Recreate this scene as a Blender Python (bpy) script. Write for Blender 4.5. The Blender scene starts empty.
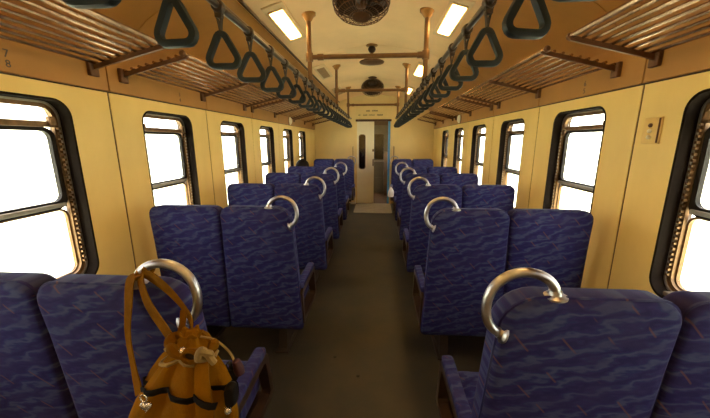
import bpy, bmesh, math, random
from math import sin, cos, pi, radians
from mathutils import Vector, Matrix, noise

random.seed(7)
scene = bpy.context.scene
COL = scene.collection

# ------------------------------------------------------------------ camera, sky, exposure
cam_data = bpy.data.cameras.new('camera')
cam = bpy.data.objects.new('camera', cam_data)
COL.objects.link(cam)
cam_data.sensor_width = 36.0
cam_data.lens = 312.1 / 710.0 * 36.0
cam_data.clip_start = 0.02
cam_data.clip_end = 500
cam.location = (0.0964, 0.0, 1.55)
cam.rotation_euler = (Matrix.Rotation(radians(4.05), 3, 'Z') @ Matrix.Rotation(radians(90 - 12.25), 3, 'X')
                      @ Matrix.Rotation(radians(-0.18), 3, 'Z')).to_euler()
scene.camera = cam

world = bpy.data.worlds.new('overcast_sky')
scene.world = world
world.use_nodes = True
bg = world.node_tree.nodes['Background']
bg.inputs['Color'].default_value = (1.0, 0.985, 0.96, 1)
bg.inputs['Strength'].default_value = 8.0

sun_data = bpy.data.lights.new('sun', 'SUN')
sun_data.energy = 45.0
sun_data.angle = radians(8)
sun_data.color = (1.0, 0.97, 0.92)
sun = bpy.data.objects.new('sun', sun_data)
COL.objects.link(sun)
sun.rotation_euler = (radians(9), 0, 0)      # close to noon: falls on the fields, not through the windows
sun.location = (0, 0, 40)

vs = scene.view_settings
vs.view_transform = 'Standard'
vs.look = 'None'
vs.gamma = 1.0
vs.use_curve_mapping = False
vs.exposure = 0.2
LAMP_STRENGTH = 24.0
LAMP_COLOR = (1.0, 0.58, 0.17)

# ------------------------------------------------------------------ materials
MATS = {}


def nodes_of(name):
    m = bpy.data.materials.new(name)
    m.use_nodes = True
    nt = m.node_tree
    return m, nt, nt.nodes['Principled BSDF']


def N(nt, kind, **inp):
    n = nt.nodes.new(kind)
    for k, v in inp.items():
        if k in n.inputs:
            n.inputs[k].default_value = v
        else:
            setattr(n, k, v)
    return n


def simple(name, col, rough=0.5, metal=0.0, var=0.12, scale=9.0, bump=0.0, stretch=(1, 1, 1), spec=0.5, bscale=None, dark=None):
    """paint / metal / plastic with a soft procedural variation of its colour"""
    m, nt, b = nodes_of(name)
    tc = N(nt, 'ShaderNodeTexCoord')
    mp = N(nt, 'ShaderNodeMapping')
    mp.inputs['Scale'].default_value = stretch
    nt.links.new(tc.outputs['Object'], mp.inputs['Vector'])
    nz = N(nt, 'ShaderNodeTexNoise', Scale=scale, Detail=5.0, Roughness=0.6)
    nt.links.new(mp.outputs[0], nz.inputs['Vector'])
    r = N(nt, 'ShaderNodeValToRGB')
    c = Vector(col)
    lo = c * (1 - var) if dark is None else Vector(dark)
    hi = c * (1 + var * 0.6)
    r.color_ramp.elements[0].position = 0.3
    r.color_ramp.elements[1].position = 0.7
    r.color_ramp.elements[0].color = (*lo, 1)
    r.color_ramp.elements[1].color = (*hi, 1)
    nt.links.new(nz.outputs['Fac'], r.inputs['Fac'])
    nt.links.new(r.outputs['Color'], b.inputs['Base Color'])
    b.inputs['Roughness'].default_value = rough
    b.inputs['Metallic'].default_value = metal
    b.inputs['Specular IOR Level'].default_value = spec
    if bump:
        n2 = N(nt, 'ShaderNodeTexNoise', Scale=bscale or scale * 8, Detail=3.0)
        nt.links.new(mp.outputs[0], n2.inputs['Vector'])
        bp = N(nt, 'ShaderNodeBump', Strength=bump, Distance=0.004)
        nt.links.new(n2.outputs['Fac'], bp.inputs['Height'])
        nt.links.new(bp.outputs['Normal'], b.inputs['Normal'])
    MATS[name] = m
    return m


def seat_fabric(name, axis):
    """blue woven moquette: slanting wavy streaks of navy, violet and slate, thin rust slashes"""
    m, nt, b = nodes_of(name)
    tc = N(nt, 'ShaderNodeTexCoord')
    sp = N(nt, 'ShaderNodeSeparateXYZ')
    nt.links.new(tc.outputs['Object'], sp.inputs[0])
    cb = N(nt, 'ShaderNodeCombineXYZ')
    nt.links.new(sp.outputs['X'], cb.inputs['X'])
    nt.links.new(sp.outputs[axis], cb.inputs['Y'])
    mp = N(nt, 'ShaderNodeMapping')
    mp.inputs['Rotation'].default_value = (0, 0, radians(-42))
    mp.inputs['Scale'].default_value = (0.42, 1.0, 1.0)
    nt.links.new(cb.outputs[0], mp.inputs['Vector'])
    wv = N(nt, 'ShaderNodeTexWave', wave_type='BANDS', bands_direction='Y', wave_profile='SIN')
    wv.inputs['Scale'].default_value = 7.5
    wv.inputs['Distortion'].default_value = 7.0
    wv.inputs['Detail'].default_value = 2.5
    wv.inputs['Detail Scale'].default_value = 3.4
    wv.inputs['Detail Roughness'].default_value = 0.6
    nt.links.new(mp.outputs[0], wv.inputs['Vector'])
    r = N(nt, 'ShaderNodeValToRGB')
    cr = r.color_ramp
    cr.elements[0].position = 0.0
    cr.elements[0].color = (0.0150, 0.0130, 0.0800, 1)
    cr.elements[1].position = 1.0
    cr.elements[1].color = (0.0460, 0.0580, 0.1350, 1)
    e = cr.elements.new(0.35); e.color = (0.0230, 0.0190, 0.1000, 1)
    e = cr.elements.new(0.62); e.color = (0.0180, 0.0244, 0.1044, 1)
    nt.links.new(wv.outputs['Fac'], r.inputs['Fac'])
    # broad violet clouds
    nz = N(nt, 'ShaderNodeTexNoise', Scale=14.0, Detail=3.0)
    nt.links.new(mp.outputs[0], nz.inputs['Vector'])
    mx = N(nt, 'ShaderNodeMix', data_type='RGBA', blend_type='MIX')
    rr_ = N(nt, 'ShaderNodeMapRange')
    rr_.inputs['From Min'].default_value = 0.45
    rr_.inputs['From Max'].default_value = 0.7
    rr_.inputs['To Max'].default_value = 0.55
    nt.links.new(nz.outputs['Fac'], rr_.inputs['Value'])
    nt.links.new(rr_.outputs[0], mx.inputs['Factor'])
    nt.links.new(r.outputs['Color'], mx.inputs['A'])
    mx.inputs['B'].default_value = (0.0302, 0.0252, 0.0900, 1)
    # rust slashes: thin steep lines, broken up by a mask
    mp2 = N(nt, 'ShaderNodeMapping')
    mp2.inputs['Rotation'].default_value = (0, 0, radians(-42))
    nt.links.new(cb.outputs[0], mp2.inputs['Vector'])
    w2 = N(nt, 'ShaderNodeTexWave', wave_type='BANDS', bands_direction='X', wave_profile='SIN')
    w2.inputs['Scale'].default_value = 3.6
    w2.inputs['Distortion'].default_value = 0.9
    nt.links.new(mp2.outputs[0], w2.inputs['Vector'])
    c1 = N(nt, 'ShaderNodeMapRange')
    c1.inputs['From Min'].default_value = 0.986
    c1.inputs['From Max'].default_value = 0.998
    nt.links.new(w2.outputs['Fac'], c1.inputs['Value'])
    n3 = N(nt, 'ShaderNodeTexNoise', Scale=17.0, Detail=0.0)
    nt.links.new(cb.outputs[0], n3.inputs['Vector'])
    c2 = N(nt, 'ShaderNodeMapRange')
    c2.inputs['From Min'].default_value = 0.52
    c2.inputs['From Max'].default_value = 0.58
    nt.links.new(n3.outputs['Fac'], c2.inputs['Value'])
    mu = N(nt, 'ShaderNodeMath', operation='MULTIPLY')
    nt.links.new(c1.outputs[0], mu.inputs[0])
    nt.links.new(c2.outputs[0], mu.inputs[1])
    mu2 = N(nt, 'ShaderNodeMath', operation='MULTIPLY')
    mu2.inputs[1].default_value = 0.6
    nt.links.new(mu.outputs[0], mu2.inputs[0])
    mx2 = N(nt, 'ShaderNodeMix', data_type='RGBA', blend_type='MIX')
    nt.links.new(mu2.outputs[0], mx2.inputs['Factor'])
    nt.links.new(mx.outputs['Result'], mx2.inputs['A'])
    mx2.inputs['B'].default_value = (0.13, 0.06, 0.05, 1)
    nt.links.new(mx2.outputs['Result'], b.inputs['Base Color'])
    b.inputs['Roughness'].default_value = 0.85
    b.inputs['Specular IOR Level'].default_value = 0.12
    b.inputs['Sheen Weight'].default_value = 0.10
    b.inputs['Sheen Roughness'].default_value = 0.4
    b.inputs['Sheen Tint'].default_value = (0.35, 0.45, 0.9, 1)
    weave = N(nt, 'ShaderNodeTexNoise', Scale=420.0, Detail=1.0)
    nt.links.new(tc.outputs['Object'], weave.inputs['Vector'])
    bp = N(nt, 'ShaderNodeBump', Strength=0.25, Distance=0.002)
    nt.links.new(weave.outputs['Fac'], bp.inputs['Height'])
    nt.links.new(bp.outputs['Normal'], b.inputs['Normal'])
    MATS[name] = m


def emitter(name, col, strength):
    m, nt, b = nodes_of(name)
    b.inputs['Base Color'].default_value = (0.8, 0.8, 0.8, 1)
    tc = N(nt, 'ShaderNodeTexCoord')
    b.inputs['Emission Color'].default_value = (*col, 1)
    b.inputs['Emission Strength'].default_value = strength
    MATS[name] = m


def glass(name, tint, refl=0.06):
    m, nt, b = nodes_of(name)
    out = nt.nodes['Material Output']
    tr = N(nt, 'ShaderNodeBsdfTransparent')
    tr.inputs['Color'].default_value = (*tint, 1)
    gl = N(nt, 'ShaderNodeBsdfGlossy')
    gl.inputs['Roughness'].default_value = 0.03
    mx = N(nt, 'ShaderNodeMixShader')
    # faint dirt haze on the pane
    tc = N(nt, 'ShaderNodeTexCoord')
    nz = N(nt, 'ShaderNodeTexNoise', Scale=6.0, Detail=4.0)
    nt.links.new(tc.outputs['Object'], nz.inputs['Vector'])
    mr = N(nt, 'ShaderNodeMapRange')
    mr.inputs['To Min'].default_value = refl * 0.5
    mr.inputs['To Max'].default_value = refl * 1.5
    nt.links.new(nz.outputs['Fac'], mr.inputs['Value'])
    nt.links.new(mr.outputs[0], mx.inputs[0])
    nt.links.new(tr.outputs[0], mx.inputs[1])
    nt.links.new(gl.outputs[0], mx.inputs[2])
    nt.links.new(mx.outputs[0], out.inputs['Surface'])
    MATS[name] = m


simple('wall_paint', (0.80, 0.585, 0.20), 0.42, var=0.10, scale=2.5, stretch=(1, 1, 0.5), dark=(0.73, 0.515, 0.165))
simple('band_ochre', (0.38, 0.18, 0.038), 0.45, var=0.14, scale=3.0)  # darker ochre than walls and ceiling, on fascia and coves
simple('ceiling_paint', (0.90, 0.635, 0.34), 0.5, var=0.10, scale=2.0)
simple('end_paint', (0.80, 0.63, 0.30), 0.45, var=0.08, scale=2.5)
simple('door_paint', (0.82, 0.76, 0.60), 0.4, var=0.06, scale=3)
simple('seam_dark', (0.05, 0.022, 0.009), 0.7, var=0.3, scale=20)
simple('skin_dark', (0.06, 0.035, 0.02), 0.8, var=0.2)
simple('rubber', (0.009, 0.005, 0.003), 0.8, var=0.3, scale=18, spec=0.08)
simple('sash_black', (0.012, 0.008, 0.006), 0.6, var=0.3, scale=18, spec=0.2)
simple('old_brass', (0.17, 0.09, 0.035), 0.42, metal=0.6, var=0.4, scale=22)
simple('alloy', (0.36, 0.32, 0.27), 0.38, metal=0.85, var=0.2, scale=30)
simple('rod_metal', (0.36, 0.23, 0.15), 0.22, metal=0.95, var=0.25, scale=30)
simple('bracket_brown', (0.12, 0.052, 0.022), 0.45, metal=0.3, var=0.3, scale=20)
simple('pole_metal', (0.20, 0.105, 0.042), 0.38, metal=0.35, var=0.2, scale=14)
simple('flange_brass', (0.36, 0.17, 0.035), 0.42, metal=0.4, var=0.25, scale=25)
simple('rail_dark', (0.032, 0.019, 0.012), 0.35, metal=0.3, var=0.3, scale=25)
simple('strap_web', (0.022, 0.013, 0.009), 0.7, var=0.3, scale=60)
simple('handle_plastic', (0.005, 0.011, 0.016), 0.5, var=0.35, scale=25, spec=0.25)
simple('fan_black', (0.030, 0.015, 0.008), 0.4, metal=0.3, var=0.3, scale=20)
simple('fan_brown', (0.13, 0.06, 0.025), 0.4, metal=0.4, var=0.3, scale=20)
simple('lamp_body', (0.74, 0.56, 0.32), 0.5, var=0.1)
simple('dead_diffuser', (0.34, 0.21, 0.09), 0.5, var=0.15, scale=12)
simple('conduit_dark', (0.04, 0.022, 0.012), 0.5, var=0.2)
simple('ring_metal', (0.46, 0.45, 0.49), 0.34, metal=1.0, var=0.22, scale=24)
simple('side_brown', (0.045, 0.024, 0.016), 0.4, metal=0.2, var=0.35, scale=18)
simple('pedestal_brown', (0.035, 0.021, 0.014), 0.55, var=0.3, scale=14)
simple('floor_lino', (0.036, 0.027, 0.015), 0.50, var=0.4, scale=3.5, bump=0.15, bscale=60, dark=(0.020, 0.020, 0.016))
simple('floor_daylit', (0.42, 0.38, 0.28), 0.5, var=0.15, scale=6)
simple('spot_dark', (0.012, 0.010, 0.008), 0.6, var=0.2)
simple('mustard', (0.175, 0.078, 0.0022), 0.75, var=0.30, scale=11, bump=0.35, bscale=260, stretch=(1, 1, 0.6), spec=0.04)
simple('mustard_strap', (0.14, 0.062, 0.0028), 0.75, var=0.35, scale=16, bump=0.3, bscale=260, spec=0.04)
simple('band_black', (0.006, 0.005, 0.005), 0.8, var=0.2, spec=0.15)
simple('bag_inside', (0.02, 0.010, 0.004), 0.9, var=0.2)
simple('charm_silver', (0.80, 0.78, 0.74), 0.25, metal=0.8, var=0.15, scale=60)
simple('olive_cloth', (0.22, 0.15, 0.045), 0.8, var=0.3, scale=30)
simple('maroon', (0.035, 0.005, 0.011), 0.7, var=0.3, scale=30)
simple('red_cloth', (0.35, 0.03, 0.025), 0.7, var=0.3, scale=20)
simple('white_plastic', (0.80, 0.78, 0.75), 0.35, var=0.12, scale=14, bump=0.4, bscale=30)
simple('blue_edge', (0.06, 0.32, 0.80), 0.35, var=0.15, scale=10)
simple('lintel_dark', (0.05, 0.02, 0.008), 0.5, var=0.2)
simple('vestibule_brown', (0.09, 0.045, 0.018), 0.6, var=0.4, scale=5)
simple('vestibule_grey', (0.12, 0.092, 0.058), 0.55, var=0.25, scale=6)
simple('sign_print', (0.10, 0.075, 0.06), 0.7, var=0.3, scale=60)
simple('plate_cream', (0.74, 0.50, 0.16), 0.4, var=0.1, scale=20)
simple('shirt', (0.035, 0.03, 0.045), 0.85, var=0.25, scale=12)
simple('skin_tone', (0.42, 0.23, 0.15), 0.55, var=0.12, scale=12)
simple('hair', (0.010, 0.005, 0.004), 0.8, var=0.4, scale=40, spec=0.2)
simple('cap_red', (0.16, 0.035, 0.025), 0.7, var=0.25, scale=30)
simple('grass', (0.52, 0.52, 0.36), 0.9, var=0.35, scale=0.25)
simple('hill_green', (0.46, 0.47, 0.34), 0.95, var=0.25, scale=0.12)
simple('ballast', (0.45, 0.40, 0.34), 0.95, var=0.3, scale=4)
seat_fabric('fabric_upright', 'Z')
seat_fabric('fabric_flat', 'Y')
emitter('lamp_glow', LAMP_COLOR, LAMP_STRENGTH)
glass('window_glass', (0.96, 0.97, 0.95))
glass('door_glass', (0.30, 0.26, 0.20), 0.10)


# ------------------------------------------------------------------ geometry helpers
class G:
    def __init__(self):
        self.v = []
        self.f = []

    def add(self, vs, fs):
        o = len(self.v)
        self.v += [tuple(x) for x in vs]
        self.f += [tuple(i + o for i in q) for q in fs]
        return self

    def box(self, x0, x1, y0, y1, z0, z1, bev=0.0):
        if bev <= 0:
            v = [(x, y, z) for z in (z0, z1) for y in (y0, y1) for x in (x0, x1)]
            f = [(0, 2, 3, 1), (4, 5, 7, 6), (0, 1, 5, 4), (2, 6, 7, 3), (0, 4, 6, 2), (1, 3, 7, 5)]
            return self.add(v, f)
        bm = bmesh.new()
        r = bmesh.ops.create_cube(bm, size=1.0)
        for q in bm.verts:
            q.co = Vector(((x0 + x1) / 2 + q.co.x * (x1 - x0), (y0 + y1) / 2 + q.co.y * (y1 - y0), (z0 + z1) / 2 + q.co.z * (z1 - z0)))
        bmesh.ops.bevel(bm, geom=list(bm.edges), offset=bev, segments=2, profile=0.5, affect='EDGES')
        bm.verts.index_update()
        self.add([q.co[:] for q in bm.verts], [[q.index for q in fc.verts] for fc in bm.faces])
        bm.free()
        return self

    def tube(self, path, r, n=8, closed=False, caps=True):
        P = [Vector(p) for p in path]
        m = len(P)
        rad = r if isinstance(r, (list, tuple)) else [r] * m
        T = []
        for i in range(m):
            if closed:
                t = P[(i + 1) % m] - P[i - 1]
            else:
                t = P[min(i + 1, m - 1)] - P[max(i - 1, 0)]
            T.append(t.normalized())
        a = Vector((0, 0, 1)) if abs(T[0].z) < 0.9 else Vector((1, 0, 0))
        u = (a - T[0] * a.dot(T[0])).normalized()
        vs = []
        for i in range(m):
            u = (u - T[i] * u.dot(T[i])).normalized()
            w = T[i].cross(u)
            for k in range(n):
                an = 2 * pi * k / n
                vs.append(P[i] + (u * cos(an) + w * sin(an)) * rad[i])
        fs = []
        for i in range(m if closed else m - 1):
            j = (i + 1) % m
            for k in range(n):
                l = (k + 1) % n
                fs.append((i * n + k, i * n + l, j * n + l, j * n + k))
        if not closed and caps:
            fs.append(tuple(range(n))[::-1])
            fs.append(tuple((m - 1) * n + k for k in range(n)))
        return self.add(vs, fs)

    def lathe(self, prof, center, axis=(0, 0, 1), n=20):
        """prof: list of (radius, height along axis)"""
        ax = Vector(axis).normalized()
        a = Vector((1, 0, 0)) if abs(ax.x) < 0.9 else Vector((0, 1, 0))
        u = (a - ax * a.dot(ax)).normalized()
        w = ax.cross(u)
        c = Vector(center)
        vs, fs = [], []
        for (r, h) in prof:
            for k in range(n):
                an = 2 * pi * k / n
                vs.append(c + ax * h + (u * cos(an) + w * sin(an)) * max(r, 1e-4))
        for i in range(len(prof) - 1):
            for k in range(n):
                l = (k + 1) % n
                fs.append((i * n + k, i * n + l, (i + 1) * n + l, (i + 1) * n + k))
        fs.append(tuple(range(n))[::-1])
        fs.append(tuple((len(prof) - 1) * n + k for k in range(n)))
        return self.add(vs, fs)

    def prism(self, outline, fn, t0, t1):
        """outline of 2D points, fn(a, b, t) -> 3D point"""
        n = len(outline)
        vs = [fn(a, b, t0) for a, b in outline] + [fn(a, b, t1) for a, b in outline]
        fs = [tuple(range(n))[::-1], tuple(range(n, 2 * n))]
        for i in range(n):
            j = (i + 1) % n
            fs.append((i, j, n + j, n + i))
        return self.add(vs, fs)

    def annulus(self, outer, inner, fn, t0, t1):
        n = len(outer)
        vs = []
        for o, t in ((outer, t0), (inner, t0), (outer, t1), (inner, t1)):
            vs += [fn(a, b, t) for a, b in o]
        fs = []
        for i in range(n):
            j = (i + 1) % n
            fs += [(i, j, n + j, n + i)[::-1], (2 * n + i, 2 * n + j, 3 * n + j, 3 * n + i),
                   (i, j, 2 * n + j, 2 * n + i), (n + i, n + j, 3 * n + j, 3 * n + i)[::-1]]
        return self.add(vs, fs)

    def cushion(self, outline, T, bev, fn, bulge0=0.0, bulge1=0.0):
        """soft slab: outline (a,b), thickness T, rounded rims, faces bulging outwards"""
        n = len(outline)
        ca = sum(p[0] for p in outline) / n
        cb_ = sum(p[1] for p in outline) / n

        def ring(inset, t):
            res = []
            for a, b in outline:
                d = math.hypot(a - ca, b - cb_)
                k = max(0.0, 1 - inset / d)
                res.append(fn(ca + (a - ca) * k, cb_ + (b - cb_) * k, t))
            return res

        def scaled(s, t):
            return [fn(ca + (a - ca) * s, cb_ + (b - cb_) * s, t) for a, b in outline]
        rings = [scaled(0.02, -bulge0), scaled(0.35, -bulge0 * 0.92), scaled(0.65, -bulge0 * 0.65), scaled(0.86, -bulge0 * 0.28),
                 ring(bev, 0), ring(bev * 0.3, bev * 0.3), ring(0, bev), ring(0, T - bev), ring(bev * 0.3, T - bev * 0.3), ring(bev, T),
                 scaled(0.86, T + bulge1 * 0.28), scaled(0.65, T + bulge1 * 0.65), scaled(0.35, T + bulge1 * 0.92), scaled(0.02, T + bulge1)]
        vs = [p for r_ in rings for p in r_]
        fs = []
        for i in range(len(rings) - 1):
            for k in range(n):
                l = (k + 1) % n
                fs.append((i * n + k, i * n + l, (i + 1) * n + l, (i + 1) * n + k))
        fs.append(tuple(range(n))[::-1])
        fs.append(tuple((len(rings) - 1) * n + k for k in range(n)))
        return self.add(vs, fs)

    def ribbon(self, path, wdirs, width, th=0.003):
        """cloth strap: path, direction of its width per point"""
        P = [Vector(p) for p in path]
        m = len(P)
        W = width if isinstance(width, (list, tuple)) else [width] * m
        vs, fs = [], []
        for i in range(m):
            t = (P[min(i + 1, m - 1)] - P[max(i - 1, 0)]).normalized()
            w = Vector(wdirs[i] if isinstance(wdirs, list) else wdirs)
            w = (w - t * w.dot(t)).normalized()
            nn = t.cross(w)
            for a, b in ((-.5, -.4), (-.25, -.7), (.25, -.7), (.5, -.4), (.5, .4), (.25, .2), (-.25, .2), (-.5, .4)):
                vs.append(P[i] + w * (a * W[i]) + nn * (b * th))
        for i in range(m - 1):
            for k in range(8):
                l = (k + 1) % 8
                fs.append((i * 8 + k, i * 8 + l, (i + 1) * 8 + l, (i + 1) * 8 + k))
        fs.append(tuple(range(8))[::-1])
        fs.append(tuple((m - 1) * 8 + k for k in range(8)))
        return self.add(vs, fs)

    def mesh(self, name, mat, smooth=False, off=(0, 0, 0), mirror=False):
        me = bpy.data.meshes.new(name)
        s = -1 if mirror else 1
        vs = [((p[0] - off[0]) * s, p[1] - off[1], p[2] - off[2]) for p in self.v]
        me.from_pydata(vs, [], self.f)
        bm = bmesh.new()
        bm.from_mesh(me)
        bmesh.ops.remove_doubles(bm, verts=bm.verts, dist=1e-5)
        bmesh.ops.recalc_face_normals(bm, faces=bm.faces)
        bm.to_mesh(me)
        bm.free()
        me.materials.append(MATS[mat])
        if smooth:
            me.polygons.foreach_set('use_smooth', [True] * len(me.polygons))
            try:
                me.set_sharp_from_angle(angle=radians(smooth if smooth is not True else 40))
            except Exception:
                pass
        return me

    def obj(self, name, mat, parent=None, smooth=False, off=(0, 0, 0), mirror=False):
        return link(name, self.mesh(name, mat, smooth, off, mirror), parent)


def link(name, me, parent=None, loc=None):
    o = bpy.data.objects.new(name, me)
    COL.objects.link(o)
    if parent:
        o.parent = parent
    if loc:
        o.location = loc
    return o


def tag(o, label=None, cat=None, group=None, kind=None):
    if label: o['label'] = label
    if cat: o['category'] = cat
    if group: o['group'] = group
    if kind: o['kind'] = kind
    return o


def empty(name, loc=(0, 0, 0), rz=0.0):
    o = bpy.data.objects.new(name, None)
    COL.objects.link(o)
    o.location = loc
    o.rotation_euler = (0, 0, rz)
    o.empty_display_size = 0.1
    return o


def copy_tree(o, parent=None):
    c = o.copy()
    COL.objects.link(c)
    c.parent = parent
    for ch in list(o.children):
        copy_tree(ch, c)
    return c


def rr(a0, a1, b0, b1, r, n=6):
    """rounded rectangle outline; r = single or (a0b0, a1b0, a1b1, a0b1)"""
    if not isinstance(r, (tuple, list)):
        r = (r,) * 4
    pts = []
    for (ca, cb_, sa, sb, st, q) in ((a0, b0, 1, 1, 180, r[0]), (a1, b0, -1, 1, 270, r[1]), (a1, b1, -1, -1, 0, r[2]), (a0, b1, 1, -1, 90, r[3])):
        for k in range(n + 1):
            an = radians(st + 90 * k / n)
            pts.append((ca + sa * q + q * cos(an), cb_ + sb * q + q * sin(an)))
    return pts


def bez(pts, n=8):
    """Catmull-Rom through points"""
    P = [Vector(p) for p in pts]
    P = [P[0] * 2 - P[1]] + P + [P[-1] * 2 - P[-2]]
    res = []
    for i in range(1, len(P) - 2):
        for k in range(n):
            t = k / n
            a, b, c, d = P[i - 1], P[i], P[i + 1], P[i + 2]
            res.append(0.5 * ((2 * b) + (c - a) * t + (2 * a - 5 * b + 4 * c - d) * t * t + (3 * b - a - 3 * c + d) * t ** 3))
    res.append(P[-2])
    return res


ORD = ['first', 'second', 'third', 'fourth', 'fifth', 'sixth', 'seventh', 'eighth', 'ninth', 'tenth', 'eleventh', 'twelfth',
       'thirteenth', 'fourteenth', 'fifteenth', 'sixteenth', 'seventeenth', 'eighteenth', 'nineteenth', 'twentieth',
       'twenty-first', 'twenty-second', 'twenty-third', 'twenty-fourth']

# ------------------------------------------------------------------ dimensions
W = 1.45            # half width of the saloon at the wall panels
YB, YE = -1.10, 7.84
PITCH = 1.0514
YFAR, YNEAR, YSEAM = 1.5399, 0.9754, 1.7876
WZ0, WZ1 = 0.82, 1.755
ZC = 1.83
KS = range(-1, 6)   # window bays
VEST = 9.4

# ------------------------------------------------------------------ floor
g = G().box(-W - .1, W + .1, YB, YE, -0.06, 0.0)
floor = tag(g.obj('floor', 'floor_lino'), 'dark worn linoleum floor of the aisle', kind='structure')
g = G().box(-.62, .62, YE + .001, VEST, -0.06, 0.0)
tag(g.obj('floor_vestibule', 'vestibule_brown'), 'brown floor of the vestibule beyond the door', kind='structure')
# daylight on the floor before the end door, painted as a pale sheet
g = G().prism(rr(-.42, .44, 6.72, 7.80, .05), lambda a, b, t: (a, b, t), 0.0005, 0.006)
tag(g.obj('floor_light_patch', 'floor_daylit'), 'pale patch of painted daylight on the floor before the end door', 'mat')
for i, (x, y, r_) in enumerate([(-.196, 1.996, .013), (-.016, 1.818, .012)]):
    g = G().lathe([(r_, 0.0), (r_, .002), (r_ * .5, .004)], (x, y, 0.0), n=10)
    tag(g.obj('floor_bolt', 'spot_dark'), ['small dark bolt head in the aisle floor, farther of two', 'small dark bolt head in the aisle floor, nearer of two'][i], 'bolt', 'bolts in the aisle floor')


# ------------------------------------------------------------------ side walls
def fnx(sx, base):
    return lambda a, b, t: (sx * (base + t), a, b)


def hole(y0, dx=0.0):
    return rr(y0 + YNEAR + dx, y0 + YFAR - dx, WZ0 + dx, WZ1 - dx, .085 - dx * .8, 7)


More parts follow.
